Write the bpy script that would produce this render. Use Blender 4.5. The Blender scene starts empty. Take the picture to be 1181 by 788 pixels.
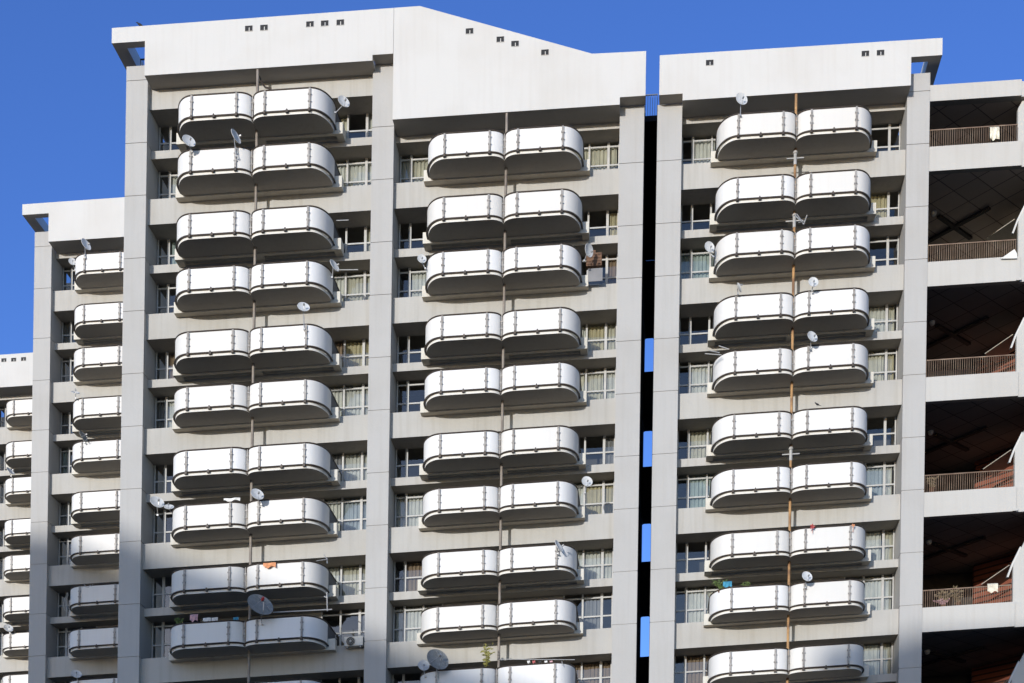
import bpy, bmesh, math, random
from mathutils import Vector, Matrix
random.seed(7)
R = math.radians
sc = bpy.context.scene
col = sc.collection

# ------------------------------------------------------------------ geometry of the place
# Local building coordinates (X along the facade, Y into it, Z up); the facade has a slight slope
F, XD, YD = 1589.0, 747.0, 1200.0
LEAN, SLOPE, DIST, EYE = .015, .066, 66.9, 1.6

def S(p):
    X, Y, Z = p
    return Vector((X + LEAN*Z, DIST + Y, EYE + Z + SLOPE*X))

def SV(v):                       # the same for vectors
    return Vector((v[0] + LEAN*v[2], v[1], v[2] + SLOPE*v[0]))

def at(x, y, Y=0.0):             # point of the photograph on the plane at depth Y, as facade coordinates
    s = F/(DIST+Y); U = (x-XD)/s; V = (YD-y)/s
    X = (U-LEAN*V)/(1-LEAN*SLOPE)
    return (X, Y, V-SLOPE*X)

# ------------------------------------------------------------------ materials
def new_mat(name):
    m = bpy.data.materials.new(name); m.use_nodes = True
    nt = m.node_tree; nt.nodes.clear()
    return m, nt, nt.nodes.new, nt.links.new

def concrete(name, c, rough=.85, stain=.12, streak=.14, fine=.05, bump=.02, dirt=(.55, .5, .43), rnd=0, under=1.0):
    m, nt, N, L = new_mat(name)
    out = N('ShaderNodeOutputMaterial'); b = N('ShaderNodeBsdfPrincipled')
    L(b.outputs[0], out.inputs[0]); b.inputs['Roughness'].default_value = rough
    geo = N('ShaderNodeNewGeometry')
    def noise(scale, vec, detail=4):
        mp = N('ShaderNodeMapping'); mp.inputs['Scale'].default_value = vec
        L(geo.outputs['Position'], mp.inputs['Vector'])
        n = N('ShaderNodeTexNoise'); n.inputs['Scale'].default_value = scale
        n.inputs['Detail'].default_value = detail
        L(mp.outputs[0], n.inputs['Vector']); return n.outputs['Fac']
    def ramp(src, a, b_):
        r = N('ShaderNodeMapRange'); r.inputs['From Min'].default_value = a
        r.inputs['From Max'].default_value = b_; L(src, r.inputs['Value']); return r.outputs[0]
    def mul(src, k):
        r = N('ShaderNodeMath'); r.operation = 'MULTIPLY'; r.inputs[1].default_value = k
        L(src, r.inputs[0]); return r.outputs[0]
    def mix(fac, a, bcol):
        x = N('ShaderNodeMix'); x.data_type = 'RGBA'; x.blend_type = 'MIX'
        L(fac, x.inputs[0])
        if isinstance(a, tuple): x.inputs[6].default_value = a
        else: L(a, x.inputs[6])
        x.inputs[7].default_value = bcol; return x.outputs[2]
    d = tuple(ci*di for ci, di in zip(c, dirt)) + (1,)
    base = tuple(c) + (1,)
    c1 = mix(mul(ramp(noise(.35, (1, 1, 1), 5), .45, .8), stain*2), base, d)
    c2 = mix(mul(ramp(noise(1.0, (4.5, 4.5, .22), 5), .48, .78), streak*2), c1, d)
    c3 = mix(mul(ramp(noise(14, (1, 1, 1), 3), .5, .8), fine*2), c2, d)
    if rnd:                                            # every sheet has aged a little differently
        oi = N('ShaderNodeObjectInfo'); c3 = mix(mul(oi.outputs['Random'], rnd), c3, d)
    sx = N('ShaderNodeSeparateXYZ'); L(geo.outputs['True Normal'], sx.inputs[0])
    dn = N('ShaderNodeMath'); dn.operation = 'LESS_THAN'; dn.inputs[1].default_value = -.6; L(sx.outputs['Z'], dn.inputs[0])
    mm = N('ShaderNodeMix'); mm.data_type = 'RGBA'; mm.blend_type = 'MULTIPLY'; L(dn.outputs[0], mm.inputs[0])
    L(c3, mm.inputs[6]); mm.inputs[7].default_value = (.53*under, .485*under, .43*under, 1)       # shade painted in: downward faces get a darker, browner colour
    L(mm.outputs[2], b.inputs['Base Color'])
    bp = N('ShaderNodeBump'); bp.inputs['Strength'].default_value = .35; bp.inputs['Distance'].default_value = bump
    L(noise(9, (1, 1, 1), 6), bp.inputs['Height']); L(bp.outputs[0], b.inputs['Normal'])
    return m

def plain(name, c, rough=.6, metal=0.0, var=.1, scale=3.0, c2=None, lo=.4, hi=.7):
    m, nt, N, L = new_mat(name)
    out = N('ShaderNodeOutputMaterial'); b = N('ShaderNodeBsdfPrincipled'); L(b.outputs[0], out.inputs[0])
    b.inputs['Roughness'].default_value = rough; b.inputs['Metallic'].default_value = metal
    geo = N('ShaderNodeNewGeometry'); n = N('ShaderNodeTexNoise'); n.inputs['Scale'].default_value = scale
    n.inputs['Detail'].default_value = 5
    L(geo.outputs['Position'], n.inputs['Vector'])
    r = N('ShaderNodeMapRange'); r.inputs['From Min'].default_value = lo; r.inputs['From Max'].default_value = hi
    L(n.outputs['Fac'], r.inputs['Value'])
    x = N('ShaderNodeMix'); x.data_type = 'RGBA'; L(r.outputs[0], x.inputs[0])
    x.inputs[6].default_value = tuple(c)+(1,)
    x.inputs[7].default_value = (tuple(c2) if c2 else tuple(v*(1-var*2) for v in c))+(1,)
    L(x.outputs[2], b.inputs['Base Color'])
    return m

def glass_mat():
    m, nt, N, L = new_mat('window_glass')
    out = N('ShaderNodeOutputMaterial'); tr = N('ShaderNodeBsdfTransparent'); gl = N('ShaderNodeBsdfGlossy')
    tr.inputs[0].default_value = (.80, .82, .80, 1)
    gl.inputs[0].default_value = (.95, .97, 1, 1); gl.inputs['Roughness'].default_value = .03
    fr = N('ShaderNodeFresnel'); fr.inputs[0].default_value = 1.6
    geo = N('ShaderNodeNewGeometry'); n = N('ShaderNodeTexNoise'); n.inputs['Scale'].default_value = .9
    L(geo.outputs['Position'], n.inputs['Vector'])
    bp = N('ShaderNodeBump'); bp.inputs['Strength'].default_value = .12; bp.inputs['Distance'].default_value = .05
    L(n.outputs['Fac'], bp.inputs['Height']); L(bp.outputs[0], gl.inputs['Normal'])
    mx = N('ShaderNodeMixShader'); mu = N('ShaderNodeMath'); mu.operation = 'MULTIPLY'; mu.inputs[1].default_value = 1.5
    L(fr.outputs[0], mu.inputs[0]); L(mu.outputs[0], mx.inputs[0]); L(tr.outputs[0], mx.inputs[1]); L(gl.outputs[0], mx.inputs[2])
    L(mx.outputs[0], out.inputs[0])
    return m

def grid_mat(name, c, cl, rot, sx, sy, line=.03, rough=.9):
    m, nt, N, L = new_mat(name)
    out = N('ShaderNodeOutputMaterial'); b = N('ShaderNodeBsdfPrincipled'); L(b.outputs[0], out.inputs[0])
    b.inputs['Roughness'].default_value = rough
    geo = N('ShaderNodeNewGeometry'); mp = N('ShaderNodeMapping')
    mp.inputs['Rotation'].default_value = rot
    L(geo.outputs['Position'], mp.inputs['Vector'])
    br = N('ShaderNodeTexBrick'); br.offset = 0.0
    br.inputs['Color1'].default_value = tuple(c)+(1,); br.inputs['Color2'].default_value = tuple(v*.85 for v in c)+(1,)
    br.inputs['Mortar'].default_value = tuple(cl)+(1,)
    br.inputs['Scale'].default_value = 1; br.inputs['Mortar Size'].default_value = line
    br.inputs['Brick Width'].default_value = sx; br.inputs['Row Height'].default_value = sy
    br.inputs['Mortar Smooth'].default_value = .2
    L(mp.outputs[0], br.inputs['Vector']); L(br.outputs[0], b.inputs['Base Color'])
    return m, br

M = {}
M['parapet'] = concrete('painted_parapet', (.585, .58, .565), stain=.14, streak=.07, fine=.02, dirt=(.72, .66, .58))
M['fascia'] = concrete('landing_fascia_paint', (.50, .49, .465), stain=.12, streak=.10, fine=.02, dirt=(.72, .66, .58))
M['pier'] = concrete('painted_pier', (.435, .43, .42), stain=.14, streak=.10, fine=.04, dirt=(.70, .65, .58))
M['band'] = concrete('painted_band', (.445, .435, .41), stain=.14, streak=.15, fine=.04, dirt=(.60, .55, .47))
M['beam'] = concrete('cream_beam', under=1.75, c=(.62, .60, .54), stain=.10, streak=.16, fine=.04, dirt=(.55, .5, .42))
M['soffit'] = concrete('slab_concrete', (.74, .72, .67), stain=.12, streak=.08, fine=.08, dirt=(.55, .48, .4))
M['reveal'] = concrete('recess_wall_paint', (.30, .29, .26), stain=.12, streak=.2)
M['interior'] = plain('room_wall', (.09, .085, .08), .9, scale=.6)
M['dark'] = plain('gap_shade_wall', (.012, .012, .014), .95, scale=1)  # near black: the shade of the narrow gap is put into the colour
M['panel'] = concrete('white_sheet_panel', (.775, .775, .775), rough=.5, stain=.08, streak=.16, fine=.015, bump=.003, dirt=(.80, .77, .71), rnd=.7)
M['rail'] = plain('dark_bronze_rail', (.040, .030, .024), .5, .2, scale=6, c2=(.07, .05, .035))
M['post'] = plain('grey_metal_post', (.34, .325, .31), .55, .1, scale=5, c2=(.17, .15, .13))
M['frame'] = plain('window_frame_paint', (.47, .47, .46), .5, scale=2)
M['glass'] = glass_mat()
M['screen'] = plain('dark_side_screen', (.10, .11, .13), .7, scale=2)
M['beam_dark'] = plain('dark_ceiling_beam', (.06, .052, .045), .9)
M['pipe'] = plain('grey_pipe', (.27, .235, .20), .6, scale=2.5, c2=(.17, .14, .12))
M['rust'] = plain('rusty_pipe', (.46, .27, .12), .8, scale=1.6, c2=(.20, .11, .06), lo=.42, hi=.62)
M['pvc'] = plain('pale_pipe', (.42, .42, .42), .5)
M['dish'] = plain('pale_dish', (.60, .61, .61), .5, scale=6)
M['dish_grey'] = plain('grey_mesh_dish', (.22, .23, .23), .6, scale=8, c2=(.15, .16, .16))
M['metal'] = plain('galvanised_metal', (.42, .42, .42), .4, .5, scale=9)
M['black'] = plain('black_matter', (.015, .015, .017), .7)
M['red'] = plain('red_plastic', (.40, .04, .04), .5)
M['pink'] = plain('pink_cloth', (.55, .33, .36), .9)
M['orange'] = plain('orange_cloth', (.72, .32, .15), .9, scale=5, c2=(.5, .2, .1))
M['white'] = plain('white_cloth', (.78, .77, .74), .9, scale=4)
M['blue'] = plain('blue_cloth', (.05, .27, .42), .8)
M['cream_sheet'] = plain('cream_sheet', (.78, .74, .60), .9, scale=6, c2=(.50, .44, .34))
M['wood'] = plain('brown_wood', (.17, .09, .05), .8, scale=8, c2=(.08, .045, .03))
M['leaf'] = plain('leaf_green', (.07, .12, .03), .7, scale=12, c2=(.12, .16, .04))
M['leaf_yellow'] = plain('leaf_yellow', (.24, .22, .05), .7, scale=9, c2=(.12, .12, .03))
M['straw'] = plain('straw', (.22, .17, .10), .9, scale=9)
M['railing'] = plain('rusty_balusters', (.17, .11, .075), .7, .2, scale=2, c2=(.30, .22, .16))
M['ac'] = plain('ac_casing', (.52, .51, .47), .5)
M['asphalt'] = plain('asphalt', (.05, .05, .052), .95, scale=.6, c2=(.035, .035, .036))
M['paving'] = plain('paving', (.16, .155, .15), .9, scale=2, c2=(.11, .105, .10))
for k, c in dict(w=(.56, .56, .53), c=(.52, .50, .42), y=(.48, .43, .29), b=(.36, .40, .43), t=(.26, .19, .13),
                 g=(.25, .25, .26), p=(.36, .42, .41)).items():
    M['curtain_'+k] = plain('curtain_'+k, c, .95, scale=2.2, var=.09)
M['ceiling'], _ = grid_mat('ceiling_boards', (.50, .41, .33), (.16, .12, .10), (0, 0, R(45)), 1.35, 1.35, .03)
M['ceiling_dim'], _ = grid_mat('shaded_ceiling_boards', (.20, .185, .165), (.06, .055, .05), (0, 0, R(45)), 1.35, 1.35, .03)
M['brick'], _ = grid_mat('red_brick', (.27, .085, .05), (.045, .02, .015), (R(90), 0, 0), 60, .30, .05)

# ------------------------------------------------------------------ mesh collector
class MB:
    def __init__(s): s.v = []; s.f = []
    def add(s, vs, fs):
        o = len(s.v); s.v += [tuple(v) for v in vs]; s.f += [tuple(i+o for i in f) for f in fs]; return s
    def box(s, x0, x1, y0, y1, z0, z1):
        v = [(x, y, z) for x in (x0, x1) for y in (y0, y1) for z in (z0, z1)]
        return s.add(v, [(0, 1, 3, 2), (4, 6, 7, 5), (0, 4, 5, 1), (2, 3, 7, 6), (0, 2, 6, 4), (1, 5, 7, 3)])
    def prism_y(s, poly, y0, y1):        # polygon in X-Z, extruded along Y
        n = len(poly)
        v = [(x, y0, z) for x, z in poly] + [(x, y1, z) for x, z in poly]
        return s.add(v, [tuple(range(n)), tuple(range(2*n-1, n-1, -1))] + [(i, i+n, (i+1) % n+n, (i+1) % n) for i in range(n)])
    def prism_z(s, poly, z0, z1):
        n = len(poly)
        v = [(x, y, z0) for x, y in poly] + [(x, y, z1) for x, y in poly]
        return s.add(v, [tuple(range(n-1, -1, -1)), tuple(range(n, 2*n))] + [(i, (i+1) % n, (i+1) % n+n, i+n) for i in range(n)])
    def tube(s, pts, r, n=8, cap=True):
        pts = [Vector(p) for p in pts]; rs = r if isinstance(r, (list, tuple)) else [r]*len(pts)
        rings = []
        for i, p in enumerate(pts):
            d = (pts[min(i+1, len(pts)-1)] - pts[max(i-1, 0)]).normalized()
            up = Vector((0, 0, 1)) if abs(d.z) < .9 else Vector((1, 0, 0))
            a = d.cross(up).normalized(); b = d.cross(a)
            rings.append([p + (a*math.cos(t) + b*math.sin(t))*rs[i] for t in [2*math.pi*k/n for k in range(n)]])
        v = [q for ring in rings for q in ring]; f = []
        for i in range(len(pts)-1):
            for k in range(n):
                f.append((i*n+k, i*n+(k+1) % n, (i+1)*n+(k+1) % n, (i+1)*n+k))
        if cap: f += [tuple(range(n)), tuple(range(len(v)-1, len(v)-n-1, -1))]
        return s.add(v, f)
    def ribbon(s, path, z0, z1, th):     # vertical sheet following a plan path
        n = len(path); out = []
        for i, (x, y) in enumerate(path):
            a = path[max(i-1, 0)]; b = path[min(i+1, n-1)]
            d = Vector((b[0]-a[0], b[1]-a[1])).normalized(); nn = Vector((d.y, -d.x))
            out.append((x+nn.x*th, y+nn.y*th))
        v = [(x, y, z) for z in (z0, z1) for x, y in path] + [(x, y, z) for z in (z0, z1) for x, y in out]
        f = []
        for i in range(n-1):
            f += [(i, i+1, n+i+1, n+i), (2*n+i, 3*n+i, 3*n+i+1, 2*n+i+1),
                  (n+i, n+i+1, 3*n+i+1, 3*n+i), (i, 2*n+i, 2*n+i+1, i+1)]
        f += [(0, n, 3*n, 2*n), (n-1, 3*n-1, 4*n-1, 2*n-1)]
        return s.add(v, f)
    def mesh(s, name, mat, smooth=False, shear=True):
        me = bpy.data.meshes.new(name)
        me.from_pydata([SV(v) if shear else v for v in s.v], [], s.f)
        bm = bmesh.new(); bm.from_mesh(me); bmesh.ops.recalc_face_normals(bm, faces=bm.faces); bm.to_mesh(me); bm.free()
        me.materials.append(mat)
        if smooth:
            me.polygons.foreach_set('use_smooth', [True]*len(me.polygons))
            try: me.set_sharp_from_angle(angle=R(40))
            except Exception: pass
        return me

WORLD = {}                                    # object name -> world location (parents are never rotated)
def link(name, data, loc, parent=None, rot=None):     # loc: facade coordinates
    o = bpy.data.objects.new(name, data); col.objects.link(o)
    w = S(loc); WORLD[o.name] = w
    if parent: o.parent = parent; o.location = w - WORLD[parent.name]
    else: o.location = w
    if rot: o.rotation_euler = rot
    return o
def build(name, mb, mat, parent=None, smooth=False, origin=None):
    # vertices given in facade coordinates; the object origin goes to the middle of the base
    if origin is None:
        xs = [v[0] for v in mb.v]; ys = [v[1] for v in mb.v]; zs = [v[2] for v in mb.v]
        origin = ((min(xs)+max(xs))/2, (min(ys)+max(ys))/2, min(zs))
    m = MB(); m.f = mb.f; m.v = [(v[0]-origin[0], v[1]-origin[1], v[2]-origin[2]) for v in mb.v]
    return link(name, m.mesh(name, mat, smooth), origin, parent)
def tag(o, label, cat, group=None, kind=None):
    if kind: o['kind'] = kind
    if label: o['label'] = label
    if cat: o['category'] = cat
    if group: o['group'] = group
    return o
def thing(name, label, cat, loc, group=None):
    return tag(link(name, None, loc), label, cat, group)

def arc(cx, cy, r, a0, a1, n=8):
    return [(cx+r*math.cos(R(a0+(a1-a0)*i/n)), cy+r*math.sin(R(a0+(a1-a0)*i/n))) for i in range(n+1)]

# ------------------------------------------------------------------ facade levels
PITCH = 5.6
def rail_z(kind, k): return (46.29 if kind == 'A' else 43.70) - 5.61*k
def thick(k): return 41.42-PITCH*k, 42.66-PITCH*k
def thin(k): return 39.2-PITCH*k, 39.59-PITCH*k

# ------------------------------------------------------------------ half balcony meshes (shared by every copy)
FRONT = -1.6
def half_meshes(sg):
    HW = 3.77 if sg < 0 else 3.69
    def mir(pts): return [(sg*x, y) for x, y in pts]
    def ell(cx, cy, ax, by, a0, a1, n):
        return [(cx+ax*math.cos(R(a0+(a1-a0)*i/n)), cy+by*math.sin(R(a0+(a1-a0)*i/n))) for i in range(n+1)]
    def path(off, back=1.5, inner=-1.12):       # plan of the rail: tight inner corner, wide outer corner
        return ([(.03-off, inner)] + ell(.03+.66, FRONT+.46, .66+off, .46+off, 180, 270, 9) +
                ell(2.78, FRONT+1.32, HW-2.78+off, 1.32+off, 270, 360, 14) + [(HW+off, -.1), (HW+off, back)])
    out = {}
    m = MB()
    sl = [(.008, -.103)] + ell(.008+.66, FRONT+.02+.46, .66, .46, 180, 270, 9) + ell(2.78, FRONT+.02+1.32, HW-.06-2.78, 1.32, 270, 360, 14) + [(HW-.07, -.2), (HW-.16, -.103)]
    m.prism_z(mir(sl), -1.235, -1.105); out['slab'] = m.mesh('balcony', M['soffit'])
    m = MB(); m.ribbon(mir(path(0)[:-2]+[(HW, -.18)]), -1.055, -.075, -.015*sg); out['panel'] = m.mesh('panel', M['panel'], True)
    m = MB(); m.ribbon(mir([(HW-.004, -.17), (HW-.004, 1.5)]), -1.055, -.075, -.015*sg); out['side_screen'] = m.mesh('side_screen', M['screen'])
    m = MB(); m.tube([(x, y, -.035) for x, y in mir(path(0))], .036, 6); out['handrail'] = m.mesh('handrail', M['rail'], True)
    m = MB(); m.tube([(x, y, -1.08) for x, y in mir(path(.012))], .046, 6); out['bottom_rail'] = m.mesh('bottom_rail', M['rail'], True)
    m = MB(); m.box(-.06, .06, -.11, -.0, -1.185, -1.08); m.box(-.03, .03, -.10, -.04, -1.08, -1.02)
    out['rail_bracket'] = m.mesh('rail_bracket', M['rail'])
    m = MB()
    m.box(-.045, .045, -.075, -.035, -1.06, -.08)
    for z in (-.36, -.70): m.box(-.075, .075, -.088, -.03, z-.03, z+.03)
    out['post'] = m.mesh('post', M['post'])
    m = MB(); m.box(-.022, .022, -.075, -.035, -1.06, -.05)
    for z in (-.36, -.70): m.box(-.05, .05, -.088, -.03, z-.03, z+.03)
    out['thin_post'] = m.mesh('post', M['post'])
    return out
HALF = {-1: half_meshes(-1), 1: half_meshes(1)}

def balcony(parent, C, Yo, zr, sg, label=None):
    H = HALF[sg]
    b = link('balcony', H['slab'], (C, Yo, zr), parent)
    if label: b['label'] = label
    for nm in ('panel', 'side_screen', 'handrail', 'bottom_rail'): link(nm, H[nm], (C, Yo, zr), b)
    for x in (.67, 2.80): link('post', H['post'], (C+sg*x, Yo+FRONT, zr), b)
    for x in (.67, 1.735, 2.80): link('rail_bracket', H['rail_bracket'], (C+sg*x, Yo+FRONT, zr), b)
    if sg < 0:
        link('post', H['thin_post'], (C, Yo+FRONT+.36, zr), b)
        link('rail_bracket', H['rail_bracket'], (C, Yo+FRONT+.42, zr), b)
    return b

# ------------------------------------------------------------------ windows
def window(parent, side, xj, Yo, zb, zt, code, kind):
    """xj: jamb at the pier; panes run away from it; code: one letter per pane (d = dark, no curtain)"""
    sg = 1 if side == 'l' else -1
    y = 1.6+Yo
    edges = [.03, .55, 1.5, 2.45]
    fr = MB()
    def bx(a, b, y0, y1, z0, z1): fr.box(min(xj+sg*a, xj+sg*b), max(xj+sg*a, xj+sg*b), y0, y1, z0, z1)
    zl, zu = zb+1.0, zb+1.92
    top = zt-.003
    for i, e in enumerate(edges):
        w = (.035, .062, .045, .045)[i]
        bx(e-w if i else 0.002, e+w, y-.05, y+.04, zb, top)
    for z, h in ((zb+.04, .035), (zl, .035)) + (((zu, .035),) if zu < zt-.1 else ()):
        for a, b in zip(edges[:-1], edges[1:]): bx(a+.036 if a < .1 else a+.063, b-.063, y-.035, y+.03, z-h, z+h)
    w = build('window', fr, M['frame'], parent)
    g = MB()
    for a, b in zip(edges[:-1], edges[1:]):
        x0, x1 = sorted((xj+sg*a, xj+sg*b)); g.add([(x0, y+.005, zb), (x1, y+.005, zb), (x1, y+.005, top), (x0, y+.005, top)], [(0, 1, 2, 3)])
    build('pane', g, M['glass'], w)
    groups = []
    for i, ch in enumerate(code):
        if ch == 'd': continue
        if groups and groups[-1][0] == ch and groups[-1][2] == i: groups[-1][2] = i+1
        else: groups.append([ch, i, i+1])
    for ch, i0, i1 in groups:
        a, b = edges[i0], edges[i1]
        ph = random.random()*6
        a += random.uniform(0, .12); b -= random.uniform(0, .10)
        n = max(6, int((b-a)/.025)); pts = []
        for q in range(n+1):
            t = a+(b-a)*q/n
            pts.append((xj+sg*t, y+.13+.035*math.sin(t*31+ph)+.018*math.sin(t*67+ph*2)))
        c = MB(); z0 = zb+.02
        v = [(x, yy, z0) for x, yy in pts]+[(x, yy, top-.06) for x, yy in pts]
        c.add(v, [(q, q+1, n+2+q, n+1+q) for q in range(n)])
        build('curtain', c, M['curtain_'+ch], w, True)
    return w

# ------------------------------------------------------------------ one facade (piers, bays) of a tower
def pier(parent, x0, x1, Yo, ztop, y0=0.0, y1=2.2, zbot=-4):
    m = MB(); y0 += Yo; y1 += Yo
    js = sorted([42.70-PITCH*k for k in range(-2, 10)]+[39.66-PITCH*k for k in range(-2, 9)])
    js = [j for j in js if zbot < j < ztop-.3]
    lv = [zbot]+js+[ztop]; g = .014
    m.box(x0+.03, x1-.03, y0+.03, y1, zbot, ztop-.03)
    m2 = MB()
    for a, b in zip(lv[:-1], lv[1:]): m2.box(x0, x1, y0, y1-.03, a+g, b-g if b != ztop else b)
    m.v = m.v; off = len(m.v); m.v += m2.v; m.f += [tuple(i+off for i in f) for f in m2.f]
    return build('pier', m, M['pier'], parent)

def vent(parent, x, y, Y):
    X, _, Z = at(x, y, Y)
    m = MB(); w, h, t = .18, .13, .012
    m.box(X-w-t, X+w+t, Y-.012, Y+.02, Z+h, Z+h+t); m.box(X-w-t, X+w+t, Y-.018, Y+.02, Z-h-t, Z-h)
    m.box(X-w-t, X-w, Y-.015, Y+.02, Z-h, Z+h); m.box(X+w, X+w+t, Y-.015, Y+.02, Z-h, Z+h)
    m.box(X-.0, X+.035, Y-.010, Y+.0, Z-h, Z+h*.3)
    v = build('vent', m, M['parapet'], parent)
    d = MB(); d.box(X-w, X+w, Y-.004, Y+.01, Z-h, Z+h); build('vent_opening', d, M['black'], v)

LOW = 17.0        # below this level the photo shows nothing
def bay(parent, x0, x1, Yo, C, rows, codes, halves=(-1, 1), pipe='pipe', top_pipe=48.0, codes_r=None):
    """rows: list of (kind, k) from the top"""
    yb, yt = .3+Yo, .58+Yo
    deep = 3.2+Yo
    seen_thick, seen_thin = set(), set()
    for kind, k in rows:
        zr = rail_z(kind, k)
        if kind == 'A':
            zb = thin(k-1)[1]; zt = thick(k-1)[0]; seen_thick.add(k-1); seen_thin.add(k-1)
        else:
            zb = thick(k)[1]; zt = thin(k-1)[0]; seen_thick.add(k); seen_thin.add(k-1)
        key = kind+str(k)
        cl, cr = codes.get(key, ('ddd', 'ddd'))
        window(parent, 'l', x0+.03, Yo, zb+.003, zt, cl, kind)
        if 1 in halves: window(parent, 'r', x1-.03, Yo, zb+.003, zt, cr, kind)
        # ledge beam carrying the two balconies
        m = MB(); y0 = -.1+Yo; a, b = C-4.03, C+4.03; yy = (yt if kind == 'A' else yb)-.003
        if kind == 'A':
            m.box(a, b, y0, y0+.16, zr-1.29, zr-.75); m.box(a, b, y0+.16, yy, zr-.95, zr-.753)
            m.box(a+.006, b-.006, yy-.12, yy-.004, zr-1.2, zr-.951)
            for u, v in ((a+.003, a+.35), (b-.35, b-.003), (C-.2, C+.2)): m.box(u, v, y0+.16, yy-.0, zr-1.27, zr-.953)
        else: m.box(a, b, y0, yy, zr-1.29, zr-.75)
        build('support_beam', m, M['beam'], parent)
        for sg in halves: balcony(parent, C, Yo, zr, sg)
    for k in seen_thick:
        z0, z1 = thick(k); m = MB(); m.box(x0, x1, yb, deep, z0, z1); build('spandrel_band', m, M['band'], parent)
    for k in seen_thin:
        z0, z1 = thin(k); m = MB(); m.box(x0, x1, yt, deep, z0, z1); build('floor_slab', m, M['band'], parent)
    ztop = max([thick(k)[1] for k in seen_thick]+[thin(k)[1] for k in seen_thin])
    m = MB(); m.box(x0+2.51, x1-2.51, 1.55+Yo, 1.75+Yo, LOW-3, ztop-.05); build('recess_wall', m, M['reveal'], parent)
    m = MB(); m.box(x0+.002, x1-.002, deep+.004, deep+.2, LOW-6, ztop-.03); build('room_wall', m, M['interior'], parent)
    m = MB(); m.box(x0, x1, yb+.02, deep, -4, LOW-3.2); build('lower_wall', m, M['band'], parent)
    # down pipe in the notch between the balconies
    m = MB(); px = C+.02; py = -.60+Yo
    m.tube([(px, py, LOW-4), (px, py, top_pipe)], .068, 10)
    p = build('drain_pipe', m, M[pipe], parent, True)
    if 1 in halves:
        for kind, k in rows:
            if pipe != 'rust' or (kind, k) not in (('B', 0), ('A', 1), ('A', 3)): continue
            zz = rail_z(kind, k)-1.55; c = MB()
            c.tube([(px, py, zz-.45), (px, py, zz+.1)], .083, 10); c.tube([(px, py, zz+.08), (px, py, zz+.2)], [.12, .10], 10)
            c.box(px-.42, px+.42, py-.03, py+.03, zz-.16, zz-.11)
            build('pipe_collar', c, M['pvc'], p, False)

def body(parent, x0, x1, Yo, ztop, depth=13.5):
    m = MB(); m.box(x0, x1, 3.41+Yo, Yo+depth+3.4, -4, ztop); return build('tower_core', m, M['pier'], parent)

def corner_frame(parent, xo, xi, z0, z1, Yo, sg):
    # roof beam that returns backwards around the open corner
    m = MB(); a, b = sorted((xo, xo+sg*.60)); m.box(a, b, -.3+Yo, 9+Yo, z0+.003, z1-.003)
    return build('roof_beam', m, M['parapet'], parent)

def roof_rail(parent, x0, x1, Y, z0, h, mat, pitch=.12, axis='x', name='roof_railing'):
    m = MB(); n = max(2, int(abs(x1-x0)/pitch))
    for i in range(n+1):
        x = x0+(x1-x0)*i/n; m.box(x-.011, x+.011, Y-.011, Y+.011, z0, z0+h-.03)
    r = build(name, m, mat, parent)
    t = MB(); t.box(x0-.02, x1+.02, Y-.03, Y+.03, z0+h-.03, z0+h+.02);
    build('top_rail', t, mat, r)
    return r

PF = -.7
# ================================================================== LEFT (MAIN) TOWER
T1 = thing('apartment_tower', 'tall pale apartment tower with two balcony bays and a sloping gable parapet', 'apartment tower', (-13.4, 8, 0))
pier(T1, -26.04, -25.0, 0, 49.0)
pier(T1, -14.06, -13.0, 0, 48.27)
pier(T1, -2.03, -.84, 0, 45.46)
codesL = {'A0': ('ddw', 'wdc'), 'B0': ('dwd', 'www'), 'A1': ('dpg', 'cdd'), 'B1': ('ddd', 'ccw'), 'A2': ('dtc', 'yyt'),
          'B2': ('gwd', 'www'), 'A3': ('ddc', 'wwg'), 'B3': ('ddw', 'bbw'), 'A4': ('ddd', 'ccw'), 'B4': ('ddg', 'gdd'), 'A5': ('ddd', 'ddd')}
codesM = {'B0': ('wcw', 'ccc'), 'A1': ('ddd', 'ydd'), 'B1': ('dww', 'tdd'), 'A2': ('ddd', 'cyw'), 'B2': ('ddc', 'wcc'),
          'A3': ('ddg', 'gdd'), 'B3': ('www', 'yyw'), 'A4': ('dtt', 'www'), 'B4': ('www', 'dgd'), 'A5': ('ddd', 'ttt')}
rowsL = [('A', 0), ('B', 0), ('A', 1), ('B', 1), ('A', 2), ('B', 2), ('A', 3), ('B', 3), ('A', 4), ('B', 4), ('A', 5)]
rowsM = rowsL[1:]
bay(T1, -25.0, -14.06, 0, -19.50, rowsL, codesL, top_pipe=47.99)
bay(T1, -13.0, -2.03, 0, -7.47, rowsM, codesM, top_pipe=45.09)
body(T1, -26.0, -.84, 0, 47.5)
# parapets
m = MB()
m.prism_y([(-24.9, 48.0), (-13.95, 48.0), (-13.95, 48.27), (-12.955, 48.27), (-12.955, 50.465), (-26.5, 50.39), (-26.5, 49.66), (-24.9, 49.66)], PF, -.3)
m.box(-24.9, -13.95, -.3, .297, 48.0, 48.25); m.box(-13.95, -12.955, -.3, 3.2, 48.28, 48.6)
par = build('parapet', m, M['parapet'], T1)
m = MB(); m.box(-24.9, -13.0, .305, 3.2, 48.265, 48.5); build('roof_slab', m, M['pier'], T1)
m = MB()
m.prism_y([(-12.94, 45.1), (-2.02, 45.1), (-2.02, 45.45), (-.79, 45.45), (-.79, 47.59), (-3.38, 47.63), (-11.71, 50.475), (-12.94, 50.468)], PF, -.3)
m.box(-12.94, -2.03, -.3, .56, 45.1, 45.4)
m.box(-2.03, -.80, -.3, 0, 45.47, 45.7)
build('parapet', m, M['parapet'], T1)
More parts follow.
